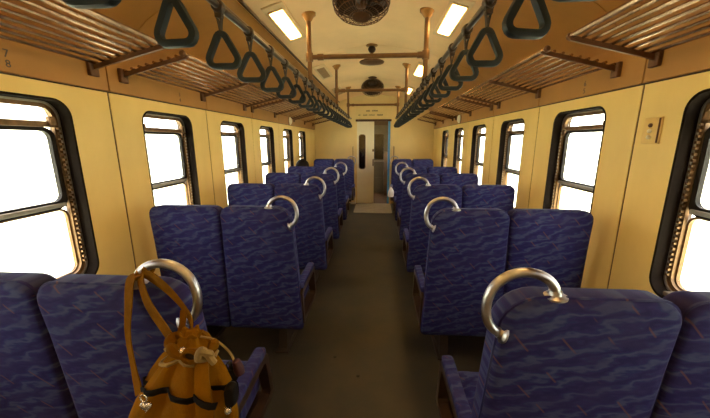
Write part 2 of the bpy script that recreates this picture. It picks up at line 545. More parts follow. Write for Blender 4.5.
nwin = 0
for sx, side in ((-1, 'left'), (1, 'right')):
    # outer skin with rectangular openings
    g = G()
    XO = W + .10
    for k in KS:
        y0 = k * PITCH
        ya, yb = y0 + YSEAM - PITCH, y0 + YSEAM
        ya = max(ya, YB)
        yb = min(yb, YE)
        if k == KS[-1]: yb = YE
        if k == KS[0]: ya = YB
        out = rr(ya, yb, -.06, 2.75, 1e-4, 7)
        g.annulus(out, hole(y0, .012), fnx(sx, XO), 0, .02)
        if k < KS[-1]:
            pass
    wall = tag(g.obj('wall_' + side, 'skin_dark'), 'cream panelled %s side wall of the carriage' % side, kind='structure')
    # seam backing strips between the panels
    for k in list(KS)[:-1]:
        y = k * PITCH + YSEAM
        b = G()
        b.box(sx * (W + .004) if sx > 0 else sx * (W + .03), sx * (W + .03) if sx > 0 else sx * (W + .004), y - .03, y + .03, .0, ZC)
        b.obj('seam_strip', 'seam_dark', wall)
        rv = G()
        for q in range(42):
            z = .14 + q * .04
            rv.lathe([(.0042, 0), (.0036, .003), (.0015, .0045)], (sx * (W + .004), y, z), (-sx, 0, 0), n=6)
        o = rv.obj('rivet_row', 'bracket_brown', wall)
        o['kind'] = 'stuff'
    for k in KS:
        y0 = k * PITCH
        ya, yb = max(y0 + YSEAM - PITCH, YB) + .006, min(y0 + YSEAM, YE) - .006
        if k == KS[-1]: yb = YE
        out = rr(ya, yb, 0.0, ZC - .004, 1e-4, 7)
        G().annulus(out, hole(y0), fnx(sx, W), 0, .025).obj('wall_panel', 'wall_paint', wall)
        # fascia band above the panel
        b = G()
        xa, xb = sorted((sx * (W - .012), sx * (W + .03)))
        b.box(xa, xb, ya - .002, yb + .002, ZC + .004, 2.062, .002)
        b.obj('fascia_panel', 'band_ochre', wall)
    # dark shadow gap behind the cornice line
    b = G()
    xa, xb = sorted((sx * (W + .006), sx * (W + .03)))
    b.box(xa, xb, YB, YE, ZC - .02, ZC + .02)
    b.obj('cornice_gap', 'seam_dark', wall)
    # rounded grey-brown skirting pipe
    b = G()
    xa, xb = sorted((sx * (W - .05), sx * W))
    b.box(xa, xb, YB, YE, 0.0, .14, .012)
    tag(b.obj('baseboard_' + side, 'pedestal_brown'), kind='structure')

    # ---- windows
    for k in KS:
        y0 = k * PITCH
        nwin += 1
        w = empty('window_%d' % nwin, (sx * W, y0 + (YNEAR + YFAR) / 2, WZ0))
        place = ('behind the viewer' if k < 0 else ORD[k] + ' along')
        tag(w, 'sash window with dark rubber surround, %s, %s wall' % (place, side), kind='structure')
        off = w.location

        def part(gg, name, mat, smooth=False, parent=None):
            o = gg.obj(name, mat, parent or w, smooth, off if parent is None else off)
            return o
        # deep dark reveal
        part(G().annulus(hole(y0, -.002), hole(y0, .009), fnx(sx, W), -.0015, .10), 'reveal', 'rubber', 50)
        # inner brass channel
        part(G().annulus(hole(y0, .010), hole(y0, .040), fnx(sx, W), .062, .078), 'channel', 'old_brass', 50)
        part(G().annulus(hole(y0, .012), hole(y0, .020), fnx(sx, W), .054, .062), 'channel_bead', 'alloy', 50)
        # toothed latch rack on both jambs
        for jy in (y0 + YNEAR + .028, y0 + YFAR - .028):
            t = G()
            z = WZ0 + .09
            while z < WZ1 - .12:
                xa, xb = sorted((sx * (W + .048), sx * (W + .064)))
                t.box(xa, xb, jy - .006, jy + .006, z, z + .012)
                z += .026
            o = part(t, 'latch_rack', 'old_brass')
            o['kind'] = 'stuff'
        ya, yb = y0 + YNEAR + .038, y0 + YFAR - .038
        # transom with its lock blocks
        t = G()
        xa, xb = sorted((sx * (W + .05), sx * (W + .088)))
        t.box(xa, xb, ya - .01, yb + .01, 1.622, 1.650, .004)
        tr = part(t, 'transom_bar', 'old_brass')
        for jy in (ya + .012, yb - .042):
            t = G()
            xa2, xb2 = sorted((sx * (W + .036), sx * (W + .06)))
            t.box(xa2, xb2, jy, jy + .03, 1.628, 1.672, .004)
            part(t, 'sash_lock', 'old_brass', parent=None)
        # upper sash
        so = rr(ya, yb, 1.215, 1.622, .055, 6)
        si = rr(ya + .026, yb - .026, 1.256, 1.604, .038, 6)
        us = part(G().annulus(so, si, fnx(sx, W), .068, .09), 'upper_sash', 'sash_black', 50)
        part(G().prism(si, fnx(sx, W), .077, .081), 'pane', 'window_glass')
        t = G()
        xa, xb = sorted((sx * (W + .058), sx * (W + .069)))
        t.box(xa, xb, ya + .02, yb - .02, 1.224, 1.246, .003)
        part(t, 'pull_rail', 'alloy')
        # lower and top lights
        lo = rr(ya, yb, WZ0 + .038, 1.215, .045, 6)
        li = rr(ya + .010, yb - .010, WZ0 + .048, 1.205, .04, 6)
        part(G().annulus(lo, li, fnx(sx, W), .080, .098), 'lower_sash', 'old_brass', 50)
        part(G().prism(li, fnx(sx, W), .087, .091), 'pane', 'window_glass')
        tp = rr(ya, yb, 1.65, WZ1 - .036, (.002, .002, .05, .05), 6)
        part(G().prism(tp, fnx(sx, W), .087, .091), 'pane', 'window_glass')
        t = G()
        xa, xb = sorted((sx * (W + .012), sx * (W + .075)))
        t.box(xa, xb, y0 + YNEAR + .07, y0 + YFAR - .07, WZ0 + .008, WZ0 + .03, .004)
        part(t, 'sill', 'alloy')

# ------------------------------------------------------------------ ceiling
PROF = [(W - .012, 2.06), (1.425, 2.13), (1.38, 2.20), (1.30, 2.27), (1.17, 2.345), (1.02, 2.41), (.86, 2.475),
        (.70, 2.53), (.5, 2.58), (.25, 2.622), (0, 2.64)]
PROF_FULL = [(-x, z) for x, z in PROF[:-1]] + [(x, z) for x, z in PROF[::-1]]


def ceil_z(x):
    x = abs(x)
    for (xa, za), (xb, zb) in zip(PROF, PROF[1:]):
        if xb <= x <= xa:
            return za + (zb - za) * (xa - x) / (xa - xb)
    return PROF[0][1]


def shell(y0, y1, d0, d1, prof=None):
    g = G()
    PF = prof or PROF_FULL
    n = len(PF)
    vs = []
    for y in (y0, y1):
        for d in (d0, d1):
            vs += [(x * (1 + d * .35), y, z + d) for x, z in PF]
    fs = []
    for i in range(n - 1):
        fs += [(i, i + 1, 2 * n + i + 1, 2 * n + i), (n + i, n + i + 1, 3 * n + i + 1, 3 * n + i),
               (i, i + 1, n + i + 1, n + i), (2 * n + i, 2 * n + i + 1, 3 * n + i + 1, 3 * n + i)]
    fs += [(0, n, 3 * n, 2 * n), (n - 1, 2 * n - 1, 4 * n - 1, 3 * n - 1)]
    return g.add(vs, fs)


ceiling = tag(shell(YB, YE, .012, .05).obj('ceiling', 'seam_dark'), 'arched cream ceiling of the carriage', kind='structure')
SEAMS = [YB, 0.04, 1.99, 3.94, 5.89, YE]
for a, b in zip(SEAMS, SEAMS[1:]):
    shell(a + .004, b - .004, 0, .012, PROF_FULL[6:-6]).obj('ceiling_panel', 'ceiling_paint', ceiling, 35)
    shell(a + .004, b - .004, 0, .012, PROF_FULL[:7]).obj('cove_panel', 'band_ochre', ceiling, 35)
    shell(a + .004, b - .004, 0, .012, PROF_FULL[-7:]).obj('cove_panel', 'band_ochre', ceiling, 35)
# dark conduit along the left, slim moulding along the right
g = G()
zc = ceil_z(.83) - .016
g.tube([(-.83, YB, zc), (-.83, YE, zc)], .013, 8)
tag(g.obj('trim_1', 'conduit_dark', None, True), 'thin black conduit running along the left of the ceiling', kind='structure')
g = G()
g.tube([(.83, YB, zc + .006), (.83, YE, zc + .006)], .006, 8)
tag(g.obj('trim_2', 'band_ochre', None, True), 'slim ochre moulding along the right of the ceiling', kind='structure')

# ------------------------------------------------------------------ end wall, sliding door, vestibule
DX0, DX1, DZ = -.405, .40, 2.035
g = G()


fe = lambda a, b, t: (a, YE + t, b)
xs = sorted({-W - .02, W + .02, DX0, DX1} | {x for x, _ in PROF_FULL})
for xa, xb in zip(xs, xs[1:]):
    zb = DZ if DX0 <= (xa + xb) / 2 <= DX1 else 0.0
    za1, zb1 = (ceil_z(x) + .02 if abs(x) < W - .012 else 2.09 for x in (xa, xb))
    g.prism([(xa, zb), (xb, zb), (xb, zb1), (xa, za1)], fe, 0, .06)
wend = tag(g.obj('wall_end', 'end_paint'), 'cream end wall with the sliding door', kind='structure')
g = G().box(-W - .12, W + .12, YB - .06, YB, -.06, 2.75)  # out of view, set close behind the viewer to darken the seat backs
tag(g.obj('wall_back', 'end_paint'), 'cream wall behind the viewer', kind='structure')
# lintel, jambs
g = G().box(DX0 - .03, DX1 + .03, YE - .03, YE, DZ - .02, DZ + .03, .004)
tag(g.obj('trim_3', 'lintel_dark'), 'dark lintel over the end door', kind='structure')
g = G().box(DX1 - .045, DX1 + .005, YE - .035, YE + .07, 0.0, DZ - .02, .004)
tag(g.obj('trim_4', 'blue_edge'), 'bright blue edge of the open doorway', kind='structure')
# sliding leaf (half closed)
d = tag(empty('door_1', (-.2, YE - .02, 0)), 'cream sliding end door with a narrow dark window', kind='structure')
lo = rr(-.40, .015, .008, DZ - .022, .004, 5)
hi = rr(-.345, -.205, .88, 1.70, .05, 5)
fd = lambda a, b, t: (a, YE - .028 + t, b)
G().annulus(lo, hi, fd, 0, .026).obj('leaf', 'door_paint', d, 40, d.location)
G().annulus(rr(-.358, -.192, .867, 1.713, .06, 5), hi, fd, -.006, .02).obj('window_rim', 'bracket_brown', d, 40, d.location)
G().prism(hi, fd, .010, .014).obj('pane', 'door_glass', d, False, d.location)
G().box(-.02, .012, YE - .05, YE - .028, .95, 1.12, .006).obj('handle', 'bracket_brown', d, True, d.location)
G().box(-.028, .015, YE - .038, YE - .028, 1.30, 1.36, .003).obj('lock_plate', 'pole_metal', d, True, d.location)
# notice board over the door
s = tag(empty('notice_panel', (0, YE, 2.06)), 'pale notice panel with two lines of dark print above the end door', 'sign')
G().box(-.43, .44, YE - .012, YE, 2.072, 2.40, .003).obj('board', 'end_paint', s, False, s.location)
for (x0, x1, z0, z1) in [(-.18, -.08, 2.245, 2.285), (-.04, .10, 2.248, 2.282), (-.37, -.31, 2.155, 2.18), (-.25, -.16, 2.152, 2.183),
                         (-.12, .03, 2.155, 2.178), (.08, .22, 2.150, 2.186)]:
    p = G()
    x = x0
    while x < x1 - .008:
        wd = random.uniform(.010, .018)
        hgt = random.uniform(.7, 1.0)
        p.box(x, x + wd, YE - .0145, YE - .0115, z0, z0 + (z1 - z0) * hgt)
        x += wd + .006
    p.obj('print_line', 'sign_print', s, False, s.location)
G().box(-.44, .45, YE - .02, YE, 2.40, 2.425, .003).obj('top_rail', 'pole_metal', s, False, s.location)
# cream heater casing left of the door foot, thin grab bar above
h = tag(empty('heater_casing', (-.50, YE - .1, 0)), 'low cream casing on the floor left of the end door', 'casing')
G().box(-.56, -.43, YE - .16, YE - .005, 0.0, .40, .012).obj('casing', 'door_paint', h, 40, h.location)
G().box(-.545, -.445, YE - .166, YE - .158, .06, .34, .002).obj('grille', 'end_paint', h, False, h.location)
g = G().tube([(-.50, YE, 1.42), (-.50, YE - .05, 1.40), (-.50, YE - .05, 1.02), (-.50, YE, 1.0)], .011, 8)
tag(g.obj('grab_bar', 'pole_metal', None, True), 'short vertical grab bar beside the end door, left', 'grab bar')
g = G().tube([(.50, YE, 1.42), (.50, YE - .05, 1.40), (.50, YE - .05, 1.02), (.50, YE, 1.0)], .011, 8)
tag(g.obj('grab_bar', 'pole_metal', None, True), 'short vertical grab bar beside the end door, right', 'grab bar')
# vestibule shell, unseen side openings added to bring daylight to the end wall
for sx, nm in ((-1, 'left'), (1, 'right')):
    wv_ = tag(G().annulus(rr(YE + .06, VEST, 0, 2.3, 1e-4, 5), rr(8.25, 8.95, .95, 1.85, .06, 5), lambda a, b, t: (sx * (.60 + t), a, b), 0, .06).obj('wall_vestibule_' + nm, 'vestibule_brown'), kind='structure')
    G().prism(rr(8.25, 8.95, .95, 1.85, .06, 5), lambda a, b, t: (sx * (.63 + t), a, b), 0, .004).obj('pane', 'window_glass', wv_)
tag(G().annulus(rr(-.62, .62, -.1, 2.3, 1e-4, 4), rr(-.58, .58, -.06, 2.26, .01, 4), lambda a, b, t: (a, VEST + .05 + t, b), 0, 1.2).obj('wall_bellows', 'lintel_dark'), 'dark gangway bellows added beyond the vestibule', kind='structure')  # added to shut out the sky behind the gangway door's pane
tag(G().box(-.62, .62, VEST + 1.25, VEST + 1.3, -.1, 2.3).obj('wall_next_carriage', 'vestibule_grey'), 'added end of the next carriage beyond the gangway', kind='structure')  # closes the added gangway so no sky shows through the pane
tag(G().box(-.66, .66, YE + .06, VEST, 2.3, 2.36).obj('ceiling_vestibule', 'vestibule_brown'), kind='structure')
tag(G().annulus(rr(-.66, .66, 0, 2.3, 1e-4, 4), rr(-.42, .42, .02, 2.0, .02, 4), lambda a, b, t: (a, VEST + t, b), 0, .05).obj('wall_gangway', 'vestibule_brown'), kind='structure')
d = tag(empty('door_2', (0, VEST + .06, 0)), 'grey gangway door seen through the open doorway', kind='structure')
hi = rr(-.10, .28, 1.02, 1.75, .05, 5)
G().annulus(rr(-.42, .42, .02, 2.0, .02, 5), hi, lambda a, b, t: (a, VEST + .03 + t, b), 0, .03).obj('leaf', 'vestibule_grey', d, False, d.location)
G().prism(hi, lambda a, b, t: (a, VEST + .045 + t, b), 0, .004).obj('pane', 'door_glass', d, False, d.location)
for z0, z1 in ((.12, .48), (.54, .92)):
    G().box(-.36, .36, VEST + .018, VEST + .032, z0, z1, .006).obj('door_panel', 'vestibule_grey', d, False, d.location)
G().box(-.05, .40, VEST + .0, VEST + .03, .95, .99, .006).obj('crash_bar', 'alloy', d, False, d.location)
c = tag(empty('electrical_cabinet', (.46, 9.2, 0)), 'dark brown cabinet standing in the vestibule', 'cabinet')
G().box(.30, .595, 9.0, 9.38, 0, 1.25, .01).obj('body', 'vestibule_brown', c, False, c.location)
G().box(.293, .302, 9.03, 9.35, .08, 1.18, .004).obj('door', 'lintel_dark', c, False, c.location)
G().box(.283, .294, 9.05, 9.07, .6, .72, .003).obj('handle', 'alloy', c, False, c.location)
c = tag(empty('unseen_vestibule_lamp', (0, 8.2, 2.3)), 'unseen round ceiling lamp in the vestibule', 'lamp')  # out of view, lights the vestibule and the floor by the door
G().lathe([(.10, 0), (.10, -.03), (.085, -.035)], (0, 8.2, 2.3)).obj('base', 'lamp_body', c, True, c.location)
G().lathe([(.08, -.034), (.07, -.06), (.03, -.07)], (0, 8.2, 2.3)).obj('diffuser', 'lamp_glow', c, True, c.location)


# ------------------------------------------------------------------ ceiling lamps
def ceiling_lamp(sx, y, lit, label):
    x = .693
    z = ceil_z(x) - .002
    t = empty('ceiling_lamp', (sx * x, y, z))
    tag(t, label, 'lamp', 'ceiling lamps in two rows')
    sl = math.atan2(PROF[6][1] - PROF[8][1], PROF[6][0] - PROF[8][0])
    t.rotation_euler = (0, -sx * sl, 0)
    b = G().box(-.085, .085, -.40, .40, -.012, .02, .004)
    b.obj('tray', 'lamp_body', t, True)
    b = G().prism(rr(-.052, .052, -.305, .305, .012, 4), lambda a, bb, q: (a, bb, q), -.018, -.008)
    b.obj('diffuser', 'lamp_glow' if lit else 'dead_diffuser', t, 40)
    for e in (-1, 1):
        b = G().box(-.06, .06, *sorted((e * .307, e * .33)), -.020, -.008, .003)
        b.obj('end_cap', 'lamp_body', t, True)
    return t


LY = [-.55, 1.05, 2.90, 4.78, 6.55]
for i, y in enumerate(LY):
    for sx, side in ((-1, 'left'), (1, 'right')):
        lit = not (sx < 0 and i in (3, 4))
        if i < 2:
            lab = 'lit ceiling lamp over the near rows, %s, %s row' % (['behind the viewer', 'above the viewer'][i], side)
        else:
            lab = '%s ceiling lamp, %s row, %s one in view' % ('glowing' if lit else 'unlit brown', side, ORD[i - 2])
        ceiling_lamp(sx, y, lit, lab)

# ------------------------------------------------------------------ hand rails, portal poles
RX, RZ = .4885, 2.033
for sx, side in ((-1, 'left'), (1, 'right')):
    r = tag(empty('hand_rail', (sx * RX, YB, RZ)), 'long dark overhead hand rail above the %s edge of the aisle' % side, 'hand rail', 'overhead hand rails')
    G().tube([(sx * RX, YB + .05, RZ), (sx * RX, 7.05, RZ)], .0125, 10).obj('rail', 'rail_dark', r, True, r.location)
    G().tube([(sx * (RX + .012), YB + .05, RZ + .028), (sx * (RX + .012), 7.05, RZ + .028)], .0075, 8).obj('guide_rod', 'pole_metal', r, True, r.location)
    G().lathe([(.019, 0), (.019, .03), (.012, .04)], (sx * RX, 7.02, RZ), (0, 1, 0), 10).obj('end_cap', 'bracket_brown', r, True, r.location)

PY = [1.02, 2.84, 4.65, 6.45]
for i, y in enumerate(PY):
    lab = ['brown pole frame nearest the viewer, overhead', 'large brown pole frame with crossbar in front of the first ceiling lamps',
           'second brown pole frame with crossbar, farther along the aisle', 'farthest brown pole frame with crossbar before the end door'][i]
    t = tag(empty('pole_frame', (0, y, RZ)), lab, 'pole frame', 'pole frames carrying the hand rails')
    for sx in (-1, 1):
        x = sx * RX
        zt = ceil_z(RX)
        G().tube([(x, y, RZ + .012), (x, y, zt)], .020, 12).obj('post', 'pole_metal', t, True, t.location)
        G().lathe([(.022, -.055), (.030, -.045), (.045, -.02), (.062, -.008), (.062, .012)], (x, y, zt), n=18).obj('ceiling_flange', 'flange_brass', t, True, t.location)
        G().lathe([(.028, -.035), (.031, -.03), (.031, .03), (.028, .035)], (x, y, 2.25), n=14).obj('tee_joint', 'pole_metal', t, True, t.location)
        G().lathe([(.022, -.028), (.025, -.02), (.025, .03), (.018, .036)], (x, y, RZ), n=14).obj('rail_clamp', 'rail_dark', t, True, t.location)
    G().tube([(-RX, y, 2.25), (RX, y, 2.25)], .020, 12).obj('crossbar', 'pole_metal', t, True, t.location)
    for sx in (-1, 1):
        G().lathe([(.0265, 0), (.0265, .05)], (sx * (RX - .07), y, 2.25), (1, 0, 0), 12).obj('sleeve', 'pole_metal', t, True, t.location)

# ------------------------------------------------------------------ hanging straps


def strap_meshes():
    ms = []
    # triangular handle with rounded corners, flattened section
    A, B = .069, .128
    apex = (0, -.078)
    pts = []
    corners = [((0, -.072), .018), ((.072, -.203), .024), ((-.072, -.203), .024)]
    # rounded triangle path
    n = len(corners)
    for i in range(n):
        (cx, cz), rad = corners[i]
        p = Vector((cx, cz)); a = Vector(corners[i - 1][0]); b = Vector(corners[(i + 1) % n][0])
        da, db = (a - p).normalized(), (b - p).normalized()
        half = da.angle(db) / 2
        L = rad / math.tan(half)
        bis = (da + db).normalized()
        c = p + bis * (rad / sin(half))
        s, e = p + da * L, p + db * L
        a0 = math.atan2(s.y - c.y, s.x - c.x); a1 = math.atan2(e.y - c.y, e.x - c.x)
        while a1 - a0 > pi: a1 -= 2 * pi
        while a1 - a0 < -pi: a1 += 2 * pi
        for k in range(6):
            an = a0 + (a1 - a0) * k / 5
            pts.append((c.x + rad * cos(an), c.y + rad * sin(an)))
    m = len(pts)
    g = G()
    sec = [(-.0100, -.010), (0, -.0125), (.0100, -.010), (.0125, 0), (.0100, .010), (0, .0125), (-.0100, .010), (-.0125, 0)]
    vs, fs = [], []
    for i in range(m):
        p = Vector(pts[i]); t = (Vector(pts[(i + 1) % m]) - Vector(pts[i - 1])).normalized()
        nn = Vector((t.y, -t.x))
        th = 1.0
        for (u, v) in sec:
            vs.append((p.x + nn.x * u * th, v, p.y + nn.y * u * th))
    for i in range(m):
        j = (i + 1) % m
        for k in range(8):
            l = (k + 1) % 8
            fs.append((i * 8 + k, i * 8 + l, j * 8 + l, j * 8 + k))
    g.add(vs, fs)
    ms.append(('grip', g.mesh('grip', 'handle_plastic', 50)))
    # webbing looped over the rail and through the grip
    g = G()
    path = [(0, .0, -.098), (.004, 0, -.06), (.012, 0, -.022), (.019, 0, 0), (.013, 0, .014), (0, 0, .0195), (-.013, 0, .014), (-.019, 0, 0),
            (-.012, 0, -.022), (-.004, 0, -.06), (0, 0, -.098)]
    g.ribbon(bez(path, 3), (0, 1, 0), .021, .0035)
    ms.append(('webbing', g.mesh('webbing', 'strap_web', 40)))
    g = G()
    g.box(-.013, .013, -.014, .014, -.040, -.022, .004)
    ms.append(('keeper', g.mesh('keeper', 'rail_dark', 40)))
    g = G().lathe([(.0205, -.016), (.0225, -.013), (.0225, .013), (.0205, .016)], (0, 0, 0), (0, 1, 0), 14)
    ms.append(('stop_collar', g.mesh('stop_collar', 'rail_dark', 40)))
    return ms


SM = strap_meshes()
for sx, side, y0 in ((-1, 'left', .668), (1, 'right', .712)):
    for k in range(22):
        y = y0 + .2815 * k
        if any(abs(y - p) < .06 for p in PY):
            y = min((p for p in PY), key=lambda p: abs(y - p)) + (.062 if y > min((p for p in PY), key=lambda p: abs(y - p)) else -.062)
        t = empty('hanging_strap', (sx * RX, y, RZ), random.uniform(-.10, .10) + (.18 if sx > 0 and k % 4 == 1 else 0))
        t.rotation_euler.x = random.uniform(-.05, .05)
        tag(t, 'dark triangular hanging strap on the %s rail, %s from the viewer' % (side, ORD[k]), 'hanging strap', 'hanging straps on the overhead rails')
        for nm, me in SM:
            link(nm, me, t)


# ------------------------------------------------------------------ luggage racks
def rack(sx, y0, y1, label):
    t = tag(empty('luggage_rack', (sx * W, (y0 + y1) / 2, 1.94)), label, 'luggage rack', 'luggage racks along the walls')
    off = t.location
    n = 9
    xb, zb, xf, zf = 1.405, 1.952, 1.03, 2.035
    for i in range(n):
        f = i / (n - 1)
        x, z = xb + (xf - xb) * f, zb + (zf - zb) * f + .012
        r_ = .0085 if i < n - 1 else .0135
        G().tube([(sx * x, y0, z), (sx * x, y1, z)], r_, 8).obj('rod', 'rod_metal', t, True, off)
    ys = [y0 + .012, (y0 + y1) / 2, y1 - .012]
    for y in ys:
        fb = lambda a, b, q, y=y: (sx * a, y + q, b)
        G().prism([(W - .012, 1.918), (xb, 1.932), (xf - .01, zf - .012), (xf - .022, zf + .004), (xf, zf + .010), (xb, zb + .004), (W - .012, 1.962)], fb, -.007, .007).obj('bracket', 'bracket_brown', t, False, off)
        b = G()
        xa, xc = sorted((sx * (W - .035), sx * (W - .012)))
        b.box(xa, xc, y - .028, y + .028, 1.895, 1.975, .005)
        b.obj('wall_plate', 'bracket_brown', t, False, off)
    for y, e in ((y0, -1), (y1, 1)):
        for i in (n - 1,):
            G().lathe([(.017, 0), (.019, .012), (.012, .022)], (sx * xf, y, zf + .012), (0, e, 0), 12).obj('end_knob', 'bracket_brown', t, True, off)
    return t


RS = {-1: [(-.55, 1.70), (1.88, 3.66), (3.86, 5.62), (5.82, 7.55)], 1: [(-.55, 1.73), (1.96, 3.72), (3.92, 5.66), (5.86, 7.55)]}
for sx, side in ((-1, 'left'), (1, 'right')):
    for i, (a, b) in enumerate(RS[sx]):
        rack(sx, a, b, 'metal rod luggage rack on the %s wall, %s from the viewer' % (side, ORD[i]))


# ------------------------------------------------------------------ fans
def caged_fan(y, z, tilt, label, R=.185, yaw=0.0, x=0.0):
    t = tag(empty('ceiling_fan', (x, y, ceil_z(0))), label, 'fan', 'fans along the ceiling')
    off = t.location
    dz = ceil_z(0) - z
    G().lathe([(.075, 0), (.075, -.018), (.035, -.035), (.028, -.06)], (x, y, ceil_z(0)), n=18).obj('ceiling_mount', 'fan_brown', t, True, off)
    G().tube([(x, y, ceil_z(0) - .04), (x, y, z + .07)], .017, 10).obj('stem', 'fan_brown', t, True, off)
    c = empty('tmp')
    M = Matrix.Rotation(yaw, 4, 'Z') @ Matrix.Rotation(tilt, 4, 'X')

    def put(g, name, mat, smooth=True):
        me = g.mesh(name, mat, smooth)
        me.transform(Matrix.Translation((0, 0, z - off[2])) @ M)
        return link(name, me, t)
    bpy.data.objects.remove(c)
    put(G().lathe([(.02, .10), (.055, .09), (.07, .06), (.07, .02), (.05, 0), (.03, -.01)], (0, 0, 0), n=18), 'motor', 'fan_black')
    put(G().lathe([(.07, .058), (R * .6, .04), (R * .82, .024), (R * .93, 0), (R * .95, -.028), (R * .92, -.028), (R * .9, -.002), (R * .78, .018), (R * .55, .034), (.06, .05)], (0, 0, 0), n=28), 'housing', 'fan_black')
    put(G().lathe([(.03, -.005), (.034, -.02), (.034, -.045), (.01, -.055)], (0, 0, 0), n=14), 'hub', 'fan_brown')
    for k in range(4):
        b = G()
        a0 = k * pi / 2
        vs, fs = [], []
        nr, na = 5, 4
        for i in range(nr + 1):
            r_ = .03 + (R - .05) * i / nr
            for j in range(na + 1):
                u = (j / na - .5)
                an = a0 + u * (.5 + .5 * i / nr)
                vs.append((r_ * cos(an), r_ * sin(an), -.035 + u * .045))
        for i in range(nr):
            for j in range(na):
                a = i * (na + 1) + j
                fs.append((a, a + 1, a + na + 2, a + na + 1))
        m = len(vs)
        vs2 = vs + [(p[0], p[1], p[2] - .003) for p in vs]
        fs2 = fs + [tuple(i + m for i in f)[::-1] for f in fs]
        b.add(vs2, fs2)
        put(b, 'blade', 'fan_black')
    # cage: hoops and radial wires
    cg = G()

    def hoop(r_, h, th):
        cg.tube([(r_ * cos(2 * pi * q / 40), r_ * sin(2 * pi * q / 40), h) for q in range(40)], th, 6, closed=True)
    hoop(R, -.03, .0045)
    for r_, h in ((R * .96, -.06), (R * .82, -.085), (R * .62, -.098), (R * .40, -.104), (R * .96, .005), (R * .8, .03), (R * .6, .045)):
        hoop(r_, h, .0022)
    for q in range(36):
        an = 2 * pi * q / 36
        pr = [(.05, -.106), (R * .4, -.104), (R * .62, -.098), (R * .82, -.085), (R * .96, -.06), (R, -.03), (R * .96, .005), (R * .8, .03), (R * .6, .045), (.06, .05)]
        cg.tube([(r_ * cos(an), r_ * sin(an), h) for r_, h in pr], .0017, 4, caps=False)
    put(cg, 'cage', 'fan_brown')
    put(G().lathe([(.052, -.104), (.052, -.110), (.02, -.114)], (0, 0, 0), n=18), 'badge', 'fan_brown')
    return t


caged_fan(2.00, 2.352, radians(-10), 'caged dark ceiling fan nearest the viewer, cut by the top of the picture', R=.162, yaw=.0, x=-.005)
caged_fan(5.80, 2.49, radians(48), 'caged dark ceiling fan tilted towards the viewer, farther down the aisle', R=.20, yaw=0)
t = tag(empty('ceiling_ventilator', (.02, 3.94, ceil_z(0))), 'flat dark disc ventilator on a short stem between the two caged fans', 'ventilator')
G().lathe([(.07, .0), (.066, -.012), (.04, -.02)], (.02, 3.94, ceil_z(0)), n=18).obj('ceiling_mount', 'flange_brass', t, True, t.location)
G().lathe([(.01, -.010), (.032, -.018), (.045, -.04), (.045, -.055), (.03, -.08), (.015, -.086)], (.02, 3.94, ceil_z(0)), n=18).obj('ball_joint', 'fan_black', t, True, t.location)
G().tube([(.02, 3.94, ceil_z(0) - .07), (.02, 3.94, 2.47)], .019, 12).obj('stem', 'fan_brown', t, True, t.location)
G().lathe([(.04, 2.49), (.11, 2.475), (.142, 2.462), (.146, 2.455), (.142, 2.448), (.08, 2.440), (.03, 2.436)], (.02, 3.94, 0), n=32).obj('disc', 'fan_brown', t, True, t.location)


# ------------------------------------------------------------------ double seats
OX, OY = .88, .30
XA = .432           # aisle edge of the backrest


def tiltmap(a, b, t):
    """a = x, b = height, t = depth from the rear face: the back leans towards the rear at its top"""
    top = 1.155
    y = (top - b) * .125 + t
    if b > .95:
        y -= (b - .95) * .02
    return (a, y, b)


def taper(outline, xin, xout):
    """backs widen towards the seat; the division between the pair drifts to the wall"""
    res = []
    for a, b in outline:
        f = max(0.0, min(1.0, (1.155 - b) / .9))
        h = min(1.0, f * 1.8)
        if xin < .6:
            a += -.024 * f if a < (xin + xout) / 2 else .062 * h
        else:
            a += .062 * h if a < (xin + xout) / 2 else .055 * f
        res.append((a, b))
    return res


def dens(outline, dmax=.06):
    """add points on long edges so surfaces can bend"""
    res = []
    n = len(outline)
    for i in range(n):
        p, q = outline[i], outline[(i + 1) % n]
        d = math.hypot(q[0] - p[0], q[1] - p[1])
        m = max(1, int(d / dmax))
        for k in range(m):
            res.append((p[0] + (q[0] - p[0]) * k / m, p[1] + (q[1] - p[1]) * k / m))
    return res


